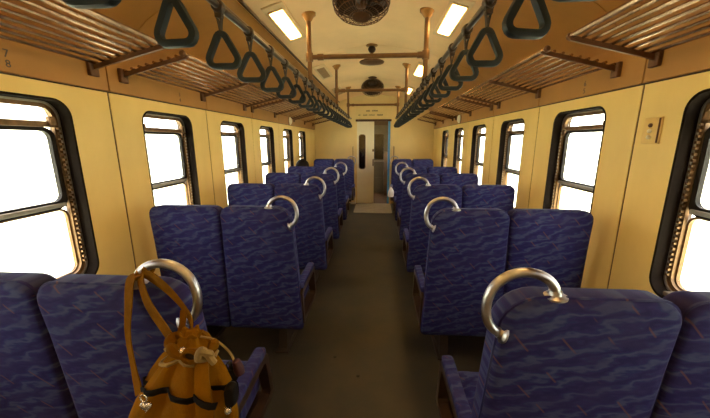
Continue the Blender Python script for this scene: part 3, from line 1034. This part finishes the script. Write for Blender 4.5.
def seat_meshes(mirror):
    off = (OX, OY, 0)
    P = {}
    a1 = XA + .435
    o1 = dens(taper(rr(XA, a1, .255, 1.155, (.03, .02, .055, .10), 6), XA, a1))
    o2 = dens(taper(rr(a1 + .006, 1.335, .255, 1.155, (.02, .03, .06, .055), 6), a1 + .008, 1.335))
    P['backrest'] = [G().cushion(o, .10, .022, tiltmap, .010, .02).mesh('backrest', 'fabric_upright', 60, off, mirror) for o in (o1, o2)]
    # piping round the rear face
    pip = []
    for o in (o1, o2):
        pts = [tiltmap(a, b, .020) for a, b in o]
        pip.append(G().tube(pts, .0045, 5, closed=True).mesh('piping', 'fabric_flat', True, off, mirror))
    P['piping'] = pip
    P['cushion'] = []
    for xa, xb in ((XA + .022, a1), (a1 + .008, 1.335)):
        o = dens(rr(xa, xb, .16, .60, (.02, .02, .06, .06), 5))
        P['cushion'].append(G().cushion(o, .13, .03, lambda a, b, t: (a, b, .315 + t + (b - .16) * .05), 0, .022).mesh('cushion', 'fabric_flat', 60, off, mirror))
    # side frame: bent flat bar loop at the aisle
    prof = [(.130, .305), (.545, .300), (.575, .320), (.530, .555), (.505, .578), (.14, .568), (.105, .54)]
    inner = [(.160, .342), (.520, .337), (.533, .350), (.498, .525), (.485, .536), (.165, .528), (.143, .515)]
    P['side_frame'] = G().annulus(prof, inner, lambda a, b, t: (t, a, b), XA - .034, XA + .012).mesh('side_frame', 'side_brown', False, off, mirror)
    o = rr(XA - .036, XA + .014, .115, .515, .016, 4)
    P['armrest'] = G().cushion(dens(o), .034, .012, lambda a, b, t: (a, b, .568 + t + (b - .115) * .01), 0, .003).mesh('armrest', 'fabric_flat', 60, off, mirror)
    g = G()
    g.box(XA + .02, 1.33, .18, .56, .27, .318, .006)
    P['under_frame'] = g.mesh('under_frame', 'side_brown', False, off, mirror)
    P['pedestal'] = []
    for x in (.60, 1.22):
        g = G()
        g.prism([(.24, 0), (.50, 0), (.46, .27), (.28, .27)], lambda a, b, t, x=x: (x + t, a, b), -.03, .03)
        g.box(x - .05, x + .05, .20, .54, 0, .012, .003)
        P['pedestal'].append(g.mesh('pedestal', 'pedestal_brown', False, off, mirror))
    # grab ring at the upper aisle corner
    pts = [(.566, 1.150), (.566, 1.176), (.560, 1.198), (.540, 1.220), (.508, 1.235), (.470, 1.238), (.432, 1.226), (.400, 1.198), (.383, 1.160),
           (.380, 1.120), (.388, 1.085), (.402, 1.063), (.420, 1.050), (.440, 1.046)]
    pts = [(.474 + (x - .474) * .92 + .004, .026, 1.13 + (z - 1.143) * .92) for x, z in pts]
    P['grab_ring'] = G().tube(bez(pts, 4), .0128, 12).mesh('grab_ring', 'ring_metal', True, off, mirror)
    fl = []
    g = G().lathe([(.030, 0), (.030, .005), (.018, .010), (.016, .02)], (.563, .026, 1.150), (-.05, 0, 1), 14)
    fl.append(g.mesh('flange', 'ring_metal', 40, off, mirror))
    g = G().lathe([(.027, 0), (.027, .006), (.018, .010), (.016, .018)], (.444, .026, 1.040), (-1, 0, .3), 14)
    fl.append(g.mesh('flange', 'ring_metal', 40, off, mirror))
    P['flange'] = fl
    return P


SEAT = {1: seat_meshes(False), -1: seat_meshes(True)}


def double_seat(sx, y0, flip, label):
    """sx: side of the aisle; flip: facing the viewer"""
    if not flip:
        P = SEAT[sx]
        t = empty('double_seat', (sx * OX, y0 + OY, 0))
    else:
        P = SEAT[-sx]
        t = empty('double_seat', (sx * OX, y0 - OY, 0), pi)
    tag(t, label, 'seat', 'blue double seats in rows')
    for i in range(2):
        b = link('backrest', P['backrest'][i], t)
        link('piping', P['piping'][i], b)
    for m in P['cushion']: link('cushion', m, t)
    link('side_frame', P['side_frame'], t)
    link('armrest', P['armrest'], t)
    link('under_frame', P['under_frame'], t)
    for m in P['pedestal']: link('pedestal', m, t)
    r_ = link('grab_ring', P['grab_ring'], t)
    for m in P['flange']: link('flange', m, r_)
    return t


ROW0, SP = .787, 1.0466
for sx, side in ((-1, 'left'), (1, 'right')):
    for k in range(5):
        if sx < 0 and k == 0:
            lab = 'nearest blue double seat on the left, mustard backpack hanging from its ring'
        elif k == 0:
            lab = 'nearest blue double seat on the right, largest grab ring at its corner'
        else:
            lab = 'blue patterned double seat on the %s, %s row from the viewer' % (side, ORD[k])
        t = double_seat(sx, ROW0 + SP * k - (.032 if k == 0 else .024), False, lab)
        if k == 0 and sx < 0:
            t.location.x -= .018
    double_seat(sx, 7.16, True, 'last blue double seat on the %s, facing the viewer by the end wall' % side)

# ------------------------------------------------------------------ mustard backpack on the left ring
bx, by = -.40, .66
bag = tag(empty('backpack', (bx, by, .50)), 'mustard yellow cloth backpack hanging by its straps from a metal seat ring', 'backpack')
off = bag.location


def bag_ring(z, cx, cy, rx, ry, amp, ph, n=48):
    res = []
    for k in range(n):
        a = 2 * pi * k / n
        f = 1 + amp * (sin(5 * a + ph) * .5 + sin(9 * a + ph * 2.1) * .3 + sin(14 * a - ph) * .2)
        q = noise.noise(Vector((cos(a) * 1.5, sin(a) * 1.5, z * 7))) * amp * .9
        f += q
        zz = z + .012 * noise.noise(Vector((cos(a) * 2, sin(a) * 2, z * 5 + 3)))
        res.append((cx + rx * f * cos(a), cy + ry * f * sin(a), zz))
    return res


LV = [(1.062, -.385, .702, .016, .014, .20, 0.2), (1.045, -.386, .700, .026, .022, .30, 0.3), (1.020, -.388, .692, .046, .034, .34, .5), (.985, -.390, .682, .072, .047, .34, .7),
      (.950, -.393, .674, .099, .058, .30, .9), (.915, -.397, .667, .122, .066, .26, 1.1), (.870, -.402, .662, .141, .073, .22, 1.3), (.81, -.407, .660, .153, .078, .16, 1.6),
      (.74, -.408, .660, .158, .080, .12, 1.9), (.67, -.408, .660, .157, .082, .09, 2.2), (.61, -.408, .661, .150, .080, .06, 2.5), (.57, -.408, .663, .138, .074, .05, 2.8),
      (.545, -.408, .666, .116, .062, .05, 3.0), (.532, -.408, .670, .075, .042, .04, 3.0), (.528, -.408, .672, .02, .012, 0, 3.0)]
rings = [bag_ring(*l) for l in LV]
g = G()
n = 48
vs = [p for r_ in rings for p in r_]
fs = []
for i in range(len(rings) - 1):
    for k in range(n):
        l = (k + 1) % n
        fs.append((i * n + k, i * n + l, (i + 1) * n + l, (i + 1) * n + k))
fs.append(tuple(range(n)))
fs.append(tuple((len(rings) - 1) * n + k for k in range(n))[::-1])
g.add(vs, fs)
body = g.obj('bag_body', 'mustard', bag, 80, off)
# gathered mouth: short ruffle and a rolled collar below it
g = G()
vs, fs = [], []
for j, (z, r1) in enumerate(((1.040, .026), (1.055, .022), (1.070, .028), (1.082, .034))):
    for k in range(40):
        a = 2 * pi * k / 40
        r_ = r1 * .8 * (1 + .10 * sin(5 * a) + .05 * sin(9 * a + 1))
        vs.append((-.385 + r_ * cos(a), .700 + r_ * .75 * sin(a), z - .006 * j + .002 * sin(5 * a + 1) * j))
for j in range(3):
    for k in range(40):
        l = (k + 1) % 40
        fs.append((j * 40 + k, j * 40 + l, (j + 1) * 40 + l, (j + 1) * 40 + k))
g.add(vs, fs)
ruf = g.obj('gathered_mouth', 'mustard', bag, 80, off)
sm = ruf.modifiers.new('thickness', 'SOLIDIFY'); sm.thickness = .003
g = G()
pts = [(-.386 + .055 * cos(2 * pi * k / 30) * (1 + .08 * sin(6 * pi * k / 30)), .693 + .040 * sin(2 * pi * k / 30), 1.030 - .012 * cos(2 * pi * k / 30) + .006 * sin(10 * pi * k / 30)) for k in range(30)]
g.tube(pts, [.011 + .004 * sin(k * 1.3) for k in range(30)], 8, closed=True)
g.obj('collar', 'mustard_strap', bag, True, off)
# straps over the ring
g = G()
p1 = bez([(-.563, .772, 1.190), (-.580, .755, 1.175), (-.582, .738, 1.11), (-.584, .722, 1.03), (-.556, .692, .955), (-.518, .655, .905)], 6)
g.ribbon(p1, (1, -.35, 0), [.027 + .007 * sin(i * .21) for i in range(len(p1))], .004)
g.obj('shoulder_strap', 'mustard_strap', bag, 60, off)
g = G()
p2 = bez([(-.558, .768, 1.192), (-.545, .750, 1.165), (-.515, .730, 1.115), (-.468, .712, 1.062), (-.425, .69, 1.025)], 6)
g.ribbon(p2, (1, -.2, .5), [.027 - .003 * sin(i * .3) for i in range(len(p2))], .004)
g.obj('shoulder_strap', 'mustard_strap', bag, 60, off)
g = G()
p3 = bez([(-.553, .768, 1.196), (-.515, .760, 1.182), (-.470, .752, 1.150), (-.432, .748, 1.105), (-.408, .738, 1.070), (-.395, .712, 1.045)], 6)
g.ribbon(p3, (.55, -.2, 1), [.026 + .007 * sin(i * .25) for i in range(len(p3))], .004)
g.obj('shoulder_strap', 'mustard_strap', bag, 60, off)
g = G()
p4 = bez([(-.432, .748, 1.095), (-.432, .738, 1.065), (-.430, .718, 1.040), (-.428, .692, 1.015)], 6)
g.ribbon(p4, (1, -.2, .2), .022, .004)
g.obj('shoulder_strap', 'mustard_strap', bag, 60, off)
# strap turns wrapped round the ring tube
g = G()
c0 = Vector((-.560, .789, 1.190))
for dx in (-.012, .012):
    pts = []
    for k in range(14):
        a = 2 * pi * k / 14
        pts.append((c0.x + dx + .006 * sin(a), c0.y + .019 * cos(a), c0.z + dx * .55 + .019 * sin(a)))
    g.tube(pts, .0075, 6, closed=True)
g.obj('strap_loop', 'mustard_strap', bag, 80, off)


def on_bag(z, a, extra=1.02):
    """point on the bag surface at height z, angle a"""
    for (A, B) in zip(LV, LV[1:]):
        if B[0] <= z <= A[0]:
            f = (A[0] - z) / (A[0] - B[0])
            v = [A[i] + (B[i] - A[i]) * f for i in range(7)]
            ff = 1 + v[5] * (sin(5 * a + v[6]) * .5 + sin(9 * a + v[6] * 2.1) * .3 + sin(14 * a - v[6]) * .2)
            ff += noise.noise(Vector((cos(a) * 1.5, sin(a) * 1.5, z * 7))) * v[5] * .9
            return Vector((v[1] + v[3] * ff * extra * cos(a), v[2] + v[4] * ff * extra * sin(a), z))
    return Vector((LV[-1][1], LV[-1][2], z))


# black band round the upper body
pts = []
for k in range(56):
    a = 2 * pi * k / 56
    pts.append(on_bag(.925 - .022 * sin(a) + .006 * cos(3 * a), a, 1.03))
g = G()
m = len(pts)
vs, fs = [], []
for p in pts:
    d = Vector((p.x + .395, p.y - .67, 0)).normalized()
    for u, w_ in ((-.009, 0), (-.007, .003), (.007, .003), (.009, 0), (.007, -.002), (-.007, -.002)):
        vs.append(p + Vector((0, 0, u)) + d * w_)
for i in range(m):
    j = (i + 1) % m
    for k in range(6):
        l = (k + 1) % 6
        fs.append((i * 6 + k, i * 6 + l, j * 6 + l, j * 6 + k))
g.add(vs, fs)
g.obj('band', 'band_black', bag, 60, off)
# loose pleat / flap running down the front
g = G()
p5 = [(-.330, .645, 1.020), (-.318, .618, .985), (-.309, .603, .95), (-.304, .594, .91), (-.306, .586, .86), (-.31, .580, .80), (-.315, .580, .72)]
p5 = bez(p5, 4)
g.ribbon(p5, (1, .25, 0), [.030 + .022 * i / len(p5) for i in range(len(p5))], .010)
g.obj('flap', 'mustard', bag, 80, off)
G().ribbon([(-.330, .598, .962), (-.316, .590, .957), (-.302, .588, .950), (-.288, .592, .942), (-.278, .602, .935)], (0, 0, 1), .017, .004).obj('flap_band', 'band_black', bag, 60, off)
# toggle opening with olive knot
q = Vector((-.335, .650, 1.042))
G().tube([(q.x - .018 + .020 * cos(2 * pi * k / 16), q.y - .012, q.z - .004 + .016 * sin(2 * pi * k / 16)) for k in range(16)], .0065, 8, closed=True).obj('eyelet_loop', 'mustard_strap', bag, True, off)
G().lathe([(.004, -.003), (.016, -.002), (.016, .002), (.004, .003)], (q.x - .018, q.y - .008, q.z - .004), (0, 1, 0), 14).obj('eyelet_hole', 'bag_inside', bag, True, off)
kn = G()
kp = bez([(q.x + .004, q.y - .01, q.z + .005), (q.x + .018, q.y - .022, q.z + .018), (q.x + .034, q.y - .012, q.z + .006), (q.x + .022, q.y - .004, q.z - .012), (q.x + .006, q.y - .02, q.z - .004), (q.x + .02, q.y - .02, q.z + .022), (q.x + .04, q.y - .01, q.z - .02)], 6)
kn.tube(kp, .0085, 8)
kn.obj('knot', 'olive_cloth', bag, True, off)
# drawstring cord round the neck and down the side
g = G()
g.tube([on_bag(1.004 + .006 * sin(3 * 2 * pi * k / 28), 2 * pi * k / 28, 1.06) for k in range(28)], .0055, 6, closed=True)
g.obj('drawstring', 'olive_cloth', bag, True, off)
g = G()
g.tube(bez([(-.362, .70, 1.050), (-.335, .712, 1.035), (-.310, .718, 1.010), (-.292, .718, .985), (-.284, .716, .965)], 5), .0035, 6)
g.obj('cord', 'olive_cloth', bag, True, off)
G().lathe([(.004, 0), (.012, .004), (.014, .02), (.010, .045), (.004, .05)], (-.270, .716, .925), (-.2, 0, 1), 12).obj('cord_tassel', 'maroon', bag, True, off)
# small dark pouch clipped at the right side
o = rr(-.272, -.246, .905, .965, .012, 4)
G().cushion(o, .03, .010, lambda a, b, t: (a, .625 + t, b), .004, .004).obj('side_pouch', 'band_black', bag, 60, off)
# heart charm with clip
q = Vector((-.452, .606, .945))
hp = []
for k in range(28):
    a = 2 * pi * k / 28
    hp.append((q.x + .00092 * 16 * sin(a) ** 3, q.z - .018 + .00092 * (13 * cos(a) - 5 * cos(2 * a) - 2 * cos(3 * a) - cos(4 * a))))
G().cushion(hp, .007, .002, lambda a, b, t: (a, q.y - .012 + t, b), .002, 0).obj('heart_charm', 'charm_silver', bag, 50, off)
G().tube([(q.x - .004 + .008 * cos(2 * pi * k / 12), q.y - .008, q.z + .004 + .010 * sin(2 * pi * k / 12)) for k in range(12)], .002, 6, closed=True).obj('charm_clip', 'charm_silver', bag, True, off)
q = Vector((-.262, .628, .905))
G().lathe([(.002, -.009), (.007, -.006), (.009, 0), (.007, .006), (.002, .009)], (q.x, q.y - .008, q.z), n=12).obj('bead', 'charm_silver', bag, True, off)
q = Vector((-.372, .650, 1.052))
G().lathe([(.002, -.008), (.006, -.005), (.008, 0), (.006, .005), (.002, .008)], (q.x, q.y - .01, q.z), (1, 0, .5), n=12).obj('cord_stop', 'charm_silver', bag, True, off)

# ------------------------------------------------------------------ loose things on seats


def sack(name, cx, cy, z0, rx, ry, h, mat, label, cat, amp=.16, handles=None, seed=0.0):
    t = tag(empty(name, (cx, cy, z0)), label, cat)
    prof = [(.3, 0), (.8, .0), (.97, .08), (1.0, .25), (.95, .45), (.82, .65), (.60, .80), (.35, .90), (.22, .96), (.28, 1.0)]
    vs, fs = [], []
    n = 28
    for (f, hh) in prof:
        for k in range(n):
            a = 2 * pi * k / n
            w_ = 1 + (amp if hh > .02 else 0) * (noise.noise(Vector((cos(a) * 1.7 + seed, sin(a) * 1.7, hh * 3))) * 1.3 + .35 * sin(7 * a + hh * 3))
            vs.append((rx * f * w_ * cos(a), ry * f * w_ * sin(a), h * hh))
    for i in range(len(prof) - 1):
        for k in range(n):
            l = (k + 1) % n
            fs.append((i * n + k, i * n + l, (i + 1) * n + l, (i + 1) * n + k))
    fs.append(tuple(range(n))[::-1]); fs.append(tuple((len(prof) - 1) * n + k for k in range(n)))
    G().add(vs, fs).obj('sack_body', mat, t, 70)
    for s in (-1, 1):
        G().ribbon(bez([(s * rx * .25, 0, h * .9), (s * rx * .4, .01, h * 1.12), (s * rx * .1, .015, h * 1.2), (-s * rx * .1, .0, h * .95)], 4), (0, 1, 0), .02, .003).obj('handle', mat, t, 60)
    return t


# cushion top is about .47 above the floor
sack('plastic_bag', .392, 6.525, .40, .062, .052, .21, 'white_plastic', 'white plastic bag hanging at the aisle side of the last right-hand seat', 'bag', seed=2.0)
sack('cloth_bag', .545, 2.20, .482, .075, .08, .17, 'red_cloth', 'small red cloth bag on the second right-hand seat behind its armrest', 'bag', seed=5.0)
sack('pouch', -.545, 1.16, .482, .055, .06, .085, 'band_black', 'small black pouch on the nearest left seat cushion beside the backpack', 'pouch', seed=8.0)


# ------------------------------------------------------------------ seated passenger (row five, left window seat)
def person():
    px, py = -1.15, ROW0 + SP * 4 + .26
    t = tag(empty('person', (px, py, .45)), 'passenger in dark clothes in the left window seat, dark hair above the seat back', 'person')
    # joints: (x, y, z, radius)
    J = {'pelvis': (0, .0, .13, .125), 'belly': (0, -.03, .24, .115), 'chest': (0, -.06, .38, .125), 'upper': (0, -.07, .47, .105), 'neck': (0, -.065, .545, .052),
         'head0': (0, -.05, .60, .062), 'head1': (0, -.045, .68, .085), 'head2': (0, -.05, .735, .072)}
    E_ = [('pelvis', 'belly'), ('belly', 'chest'), ('chest', 'upper'), ('upper', 'neck'), ('neck', 'head0'), ('head0', 'head1'), ('head1', 'head2')]
    for s, q in ((-1, 'l'), (1, 'r')):
        J['hip' + q] = (s * .095, .02, .105, .085)
        J['thigh' + q] = (s * .105, .20, .105, .075)
        J['knee' + q] = (s * .11, .40, .09, .058)
        J['calf' + q] = (s * .11, .42, -.12, .05)
        J['ankle' + q] = (s * .11, .41, -.36, .036)
        J['toe' + q] = (s * .125, .54, -.405, .032)
        J['shoulder' + q] = (s * .165, -.07, .465, .062)
        J['elbow' + q] = (s * .205, .06, .24, .042)
        J['wrist' + q] = (s * .12, .27, .20, .028)
        J['palm' + q] = (s * .10, .33, .195, .032)
        E_ += [('pelvis', 'hip' + q), ('hip' + q, 'thigh' + q), ('thigh' + q, 'knee' + q), ('knee' + q, 'calf' + q), ('calf' + q, 'ankle' + q), ('ankle' + q, 'toe' + q),
               ('upper', 'shoulder' + q), ('shoulder' + q, 'elbow' + q), ('elbow' + q, 'wrist' + q), ('wrist' + q, 'palm' + q)]
        for i, (dx, L, dz) in enumerate(((-.024, .055, .0), (-.008, .065, .0), (.009, .06, 0), (.025, .048, 0))):
            a, b = 'f%d%s' % (i, q), 'g%d%s' % (i, q)
            J[a] = (s * .10 + dx, .355 + L * .4, .195, .009)
            J[b] = (s * .10 + dx, .355 + L, .175, .008)
            E_ += [('palm' + q, a), (a, b)]
        J['tha' + q] = (s * .10 - s * .035, .335, .20, .010)
        J['thb' + q] = (s * .10 - s * .055, .365, .195, .009)
        E_ += [('palm' + q, 'tha' + q), ('tha' + q, 'thb' + q)]
    keys = list(J)
    me = bpy.data.meshes.new('body')
    me.from_pydata([J[k][:3] for k in keys], [(keys.index(a), keys.index(b)) for a, b in E_], [])
    o = link('body', me, t)
    md = o.modifiers.new('skin', 'SKIN')
    sv = me.skin_vertices[0].data
    for i, k in enumerate(keys):
        sv[i].radius = (J[k][3], J[k][3])
        sv[i].use_root = (k == 'pelvis')
    ss = o.modifiers.new('sub', 'SUBSURF'); ss.levels = 1; ss.render_levels = 1
    # dark clothes below the neck, skin above and on the hands
    m, nt, b = nodes_of('clothed_body')
    tc = N(nt, 'ShaderNodeTexCoord'); sp = N(nt, 'ShaderNodeSeparateXYZ')
    nt.links.new(tc.outputs['Object'], sp.inputs[0])
    g1 = N(nt, 'ShaderNodeMath', operation='GREATER_THAN'); g1.inputs[1].default_value = .53
    nt.links.new(sp.outputs['Z'], g1.inputs[0])
    g2 = N(nt, 'ShaderNodeMath', operation='GREATER_THAN'); g2.inputs[1].default_value = .275
    nt.links.new(sp.outputs['Y'], g2.inputs[0])
    g3 = N(nt, 'ShaderNodeMath', operation='GREATER_THAN'); g3.inputs[1].default_value = .155
    nt.links.new(sp.outputs['Z'], g3.inputs[0])
    mu = N(nt, 'ShaderNodeMath', operation='MULTIPLY'); nt.links.new(g2.outputs[0], mu.inputs[0]); nt.links.new(g3.outputs[0], mu.inputs[1])
    ad = N(nt, 'ShaderNodeMath', operation='MAXIMUM'); nt.links.new(g1.outputs[0], ad.inputs[0]); nt.links.new(mu.outputs[0], ad.inputs[1])
    mx = N(nt, 'ShaderNodeMix', data_type='RGBA')
    nt.links.new(ad.outputs[0], mx.inputs['Factor'])
    mx.inputs['A'].default_value = (.03, .028, .045, 1); mx.inputs['B'].default_value = (.40, .22, .14, 1)
    nt.links.new(mx.outputs['Result'], b.inputs['Base Color'])
    b.inputs['Roughness'].default_value = .7
    me.materials.append(m)
    # hair: cap over the back and top of the head
    vs, fs = [], []
    n, rows = 24, 9
    for i in range(rows):
        th = (pi * .66) * i / (rows - 1)
        for k in range(n):
            a = 2 * pi * k / n
            front = max(0, sin(a))
            th2 = th * (1 - .42 * front)
            w_ = 1 + .05 * noise.noise(Vector((cos(a) * 3, sin(a) * 3, th * 4)))
            vs.append((.098 * w_ * sin(th2) * cos(a), -.05 + .110 * w_ * sin(th2) * sin(a), .695 + .108 * w_ * cos(th2)))
    for i in range(rows - 1):
        for k in range(n):
            l = (k + 1) % n
            fs.append((i * n + k, i * n + l, (i + 1) * n + l, (i + 1) * n + k))
    h = G().add(vs, fs).obj('hair', 'hair', t, True)
    sm_ = h.modifiers.new('thickness', 'SOLIDIFY'); sm_.thickness = .012; sm_.offset = -1
    # face: eyes, nose, mouth, ears (turned to the front of the train)
    G().lathe([(.004, -.03), (.012, -.005), (.015, .012), (.006, .022)], (0, .045, .672), (0, .15, -1), 10).obj('nose', 'skin_tone', t, True)
    for s in (-1, 1):
        G().lathe([(.002, -.009), (.009, -.004), (.010, 0), (.009, .004), (.002, .009)], (s * .03, .028, .692), (0, 1, 0), 10).obj('eye', 'hair', t, True)
        G().cushion(rr(-.014, .014, -.03, .03, .012, 4), .014, .004, lambda a, b, q, s=s: (s * .083 + s * q, -.045 + a, .675 + b)).obj('ear', 'skin_tone', t, 60)
    G().box(-.024, .024, .020, .034, .632, .641, .003).obj('mouth', 'maroon', t, True)
    # rust coloured hood / collar lump showing beside the hair
    G().tube([(.075 * cos(pi * k / 8) - .0, -.075 - .075 * sin(pi * k / 8), .56 + .012 * sin(pi * k / 4)) for k in range(9)], .028, 8).obj('hood', 'cap_red', t, True)
    return t


person()

# ------------------------------------------------------------------ wall fittings, seat numbers
t = tag(empty('switch_plate', (W, 1.69, 1.53)), 'small cream switch plate on the right wall between the windows', 'switch')
G().box(W - .008, W, 1.632, 1.735, 1.532, 1.66, .003).obj('plate', 'plate_cream', t, True, t.location)
G().box(W - .014, W - .006, 1.638, 1.643, 1.538, 1.655, .001).obj('plate_rim', 'bracket_brown', t, False, t.location)
for z in (1.565, 1.595, 1.622):
    G().lathe([(.010, 0), (.010, .006), (.006, .010)], (W - .008, 1.69, z), (-1, 0, 0), 12).obj('button', 'door_paint' if z < 1.61 else 'bracket_brown', t, True, t.location)


def number(txt, sx, y, z, size, label):
    cu = bpy.data.curves.new('seat_number', 'FONT')
    cu.body = txt
    cu.size = size
    cu.align_x = 'CENTER'
    cu.align_y = 'CENTER'
    cu.extrude = .0008
    tmp = bpy.data.objects.new('tmp', cu)
    COL.objects.link(tmp)
    dg = bpy.context.evaluated_depsgraph_get()
    me = bpy.data.meshes.new_from_object(tmp.evaluated_get(dg))
    bpy.data.objects.remove(tmp)
    me.materials.clear()
    me.materials.append(MATS['sign_print'])
    o = link('seat_number', me)
    o.location = (sx * (W - .0135), y, z)
    o.rotation_euler = (pi / 2, 0, pi / 2 if sx < 0 else -pi / 2)
    tag(o, label, 'number', 'seat numbers on the fascia')
    return o


number('7', -1, 1.29, 1.908, .046, 'dark number seven on the left fascia, near the picture edge')
number('8', -1, 1.29, 1.868, .042, 'faint number eight below the seven on the left fascia')
number('3', -1, 2.45, 1.906, .038, 'small upper digit on the left fascia above the second window')
number('4', -1, 2.45, 1.866, .038, 'small lower digit on the left fascia above the second window')
number('6', 1, 2.25, 1.908, .046, 'small upper digit on the right fascia above the second window')
number('5', 1, 2.25, 1.864, .046, 'small lower digit on the right fascia above the second window')
for sx, side, y in ((-1, 'left', 5.55), (1, 'right', 5.4)):
    t = tag(empty('wall_speaker', (sx * (W - .012), y, 1.93)), 'small round cream speaker on the %s fascia far down the carriage' % side, 'speaker')
    G().lathe([(.07, 0), (.066, .02), (.045, .035), (.02, .04)], (sx * (W - .012), y, 1.90), (-sx, 0, 0), 18).obj('dome', 'door_paint', t, True, t.location)
    G().lathe([(.074, 0), (.074, .006), (.068, .008)], (sx * (W - .012), y, 1.90), (-sx, 0, 0), 18).obj('rim', 'bracket_brown', t, True, t.location)

# ------------------------------------------------------------------ outside: verge, fields, hills


def patch(name, x0, x1, y0, y1, nx, ny, zf, mat, label):
    vs, fs = [], []
    for i in range(nx + 1):
        for j in range(ny + 1):
            x, y = x0 + (x1 - x0) * i / nx, y0 + (y1 - y0) * j / ny
            vs.append((x, y, zf(x, y)))
    for i in range(nx):
        for j in range(ny):
            a = i * (ny + 1) + j
            fs.append((a, a + 1, a + ny + 2, a + ny + 1))
    o = G().add(vs, fs).obj(name, mat, None, 80)
    tag(o, label, kind='structure')


def gz(x, y):
    d = abs(x)
    z = -1.25 + .25 * noise.noise(Vector((x * .12, y * .12, 0)))
    if d > 30:
        z += (d - 30) * .10 * (1 + .7 * noise.noise(Vector((x * .02, y * .02, 4))))
    return z


patch('ground', -160, 160, -120, 160, 80, 70, gz, 'grass', 'pale sunlit fields rising to low hills outside the windows')
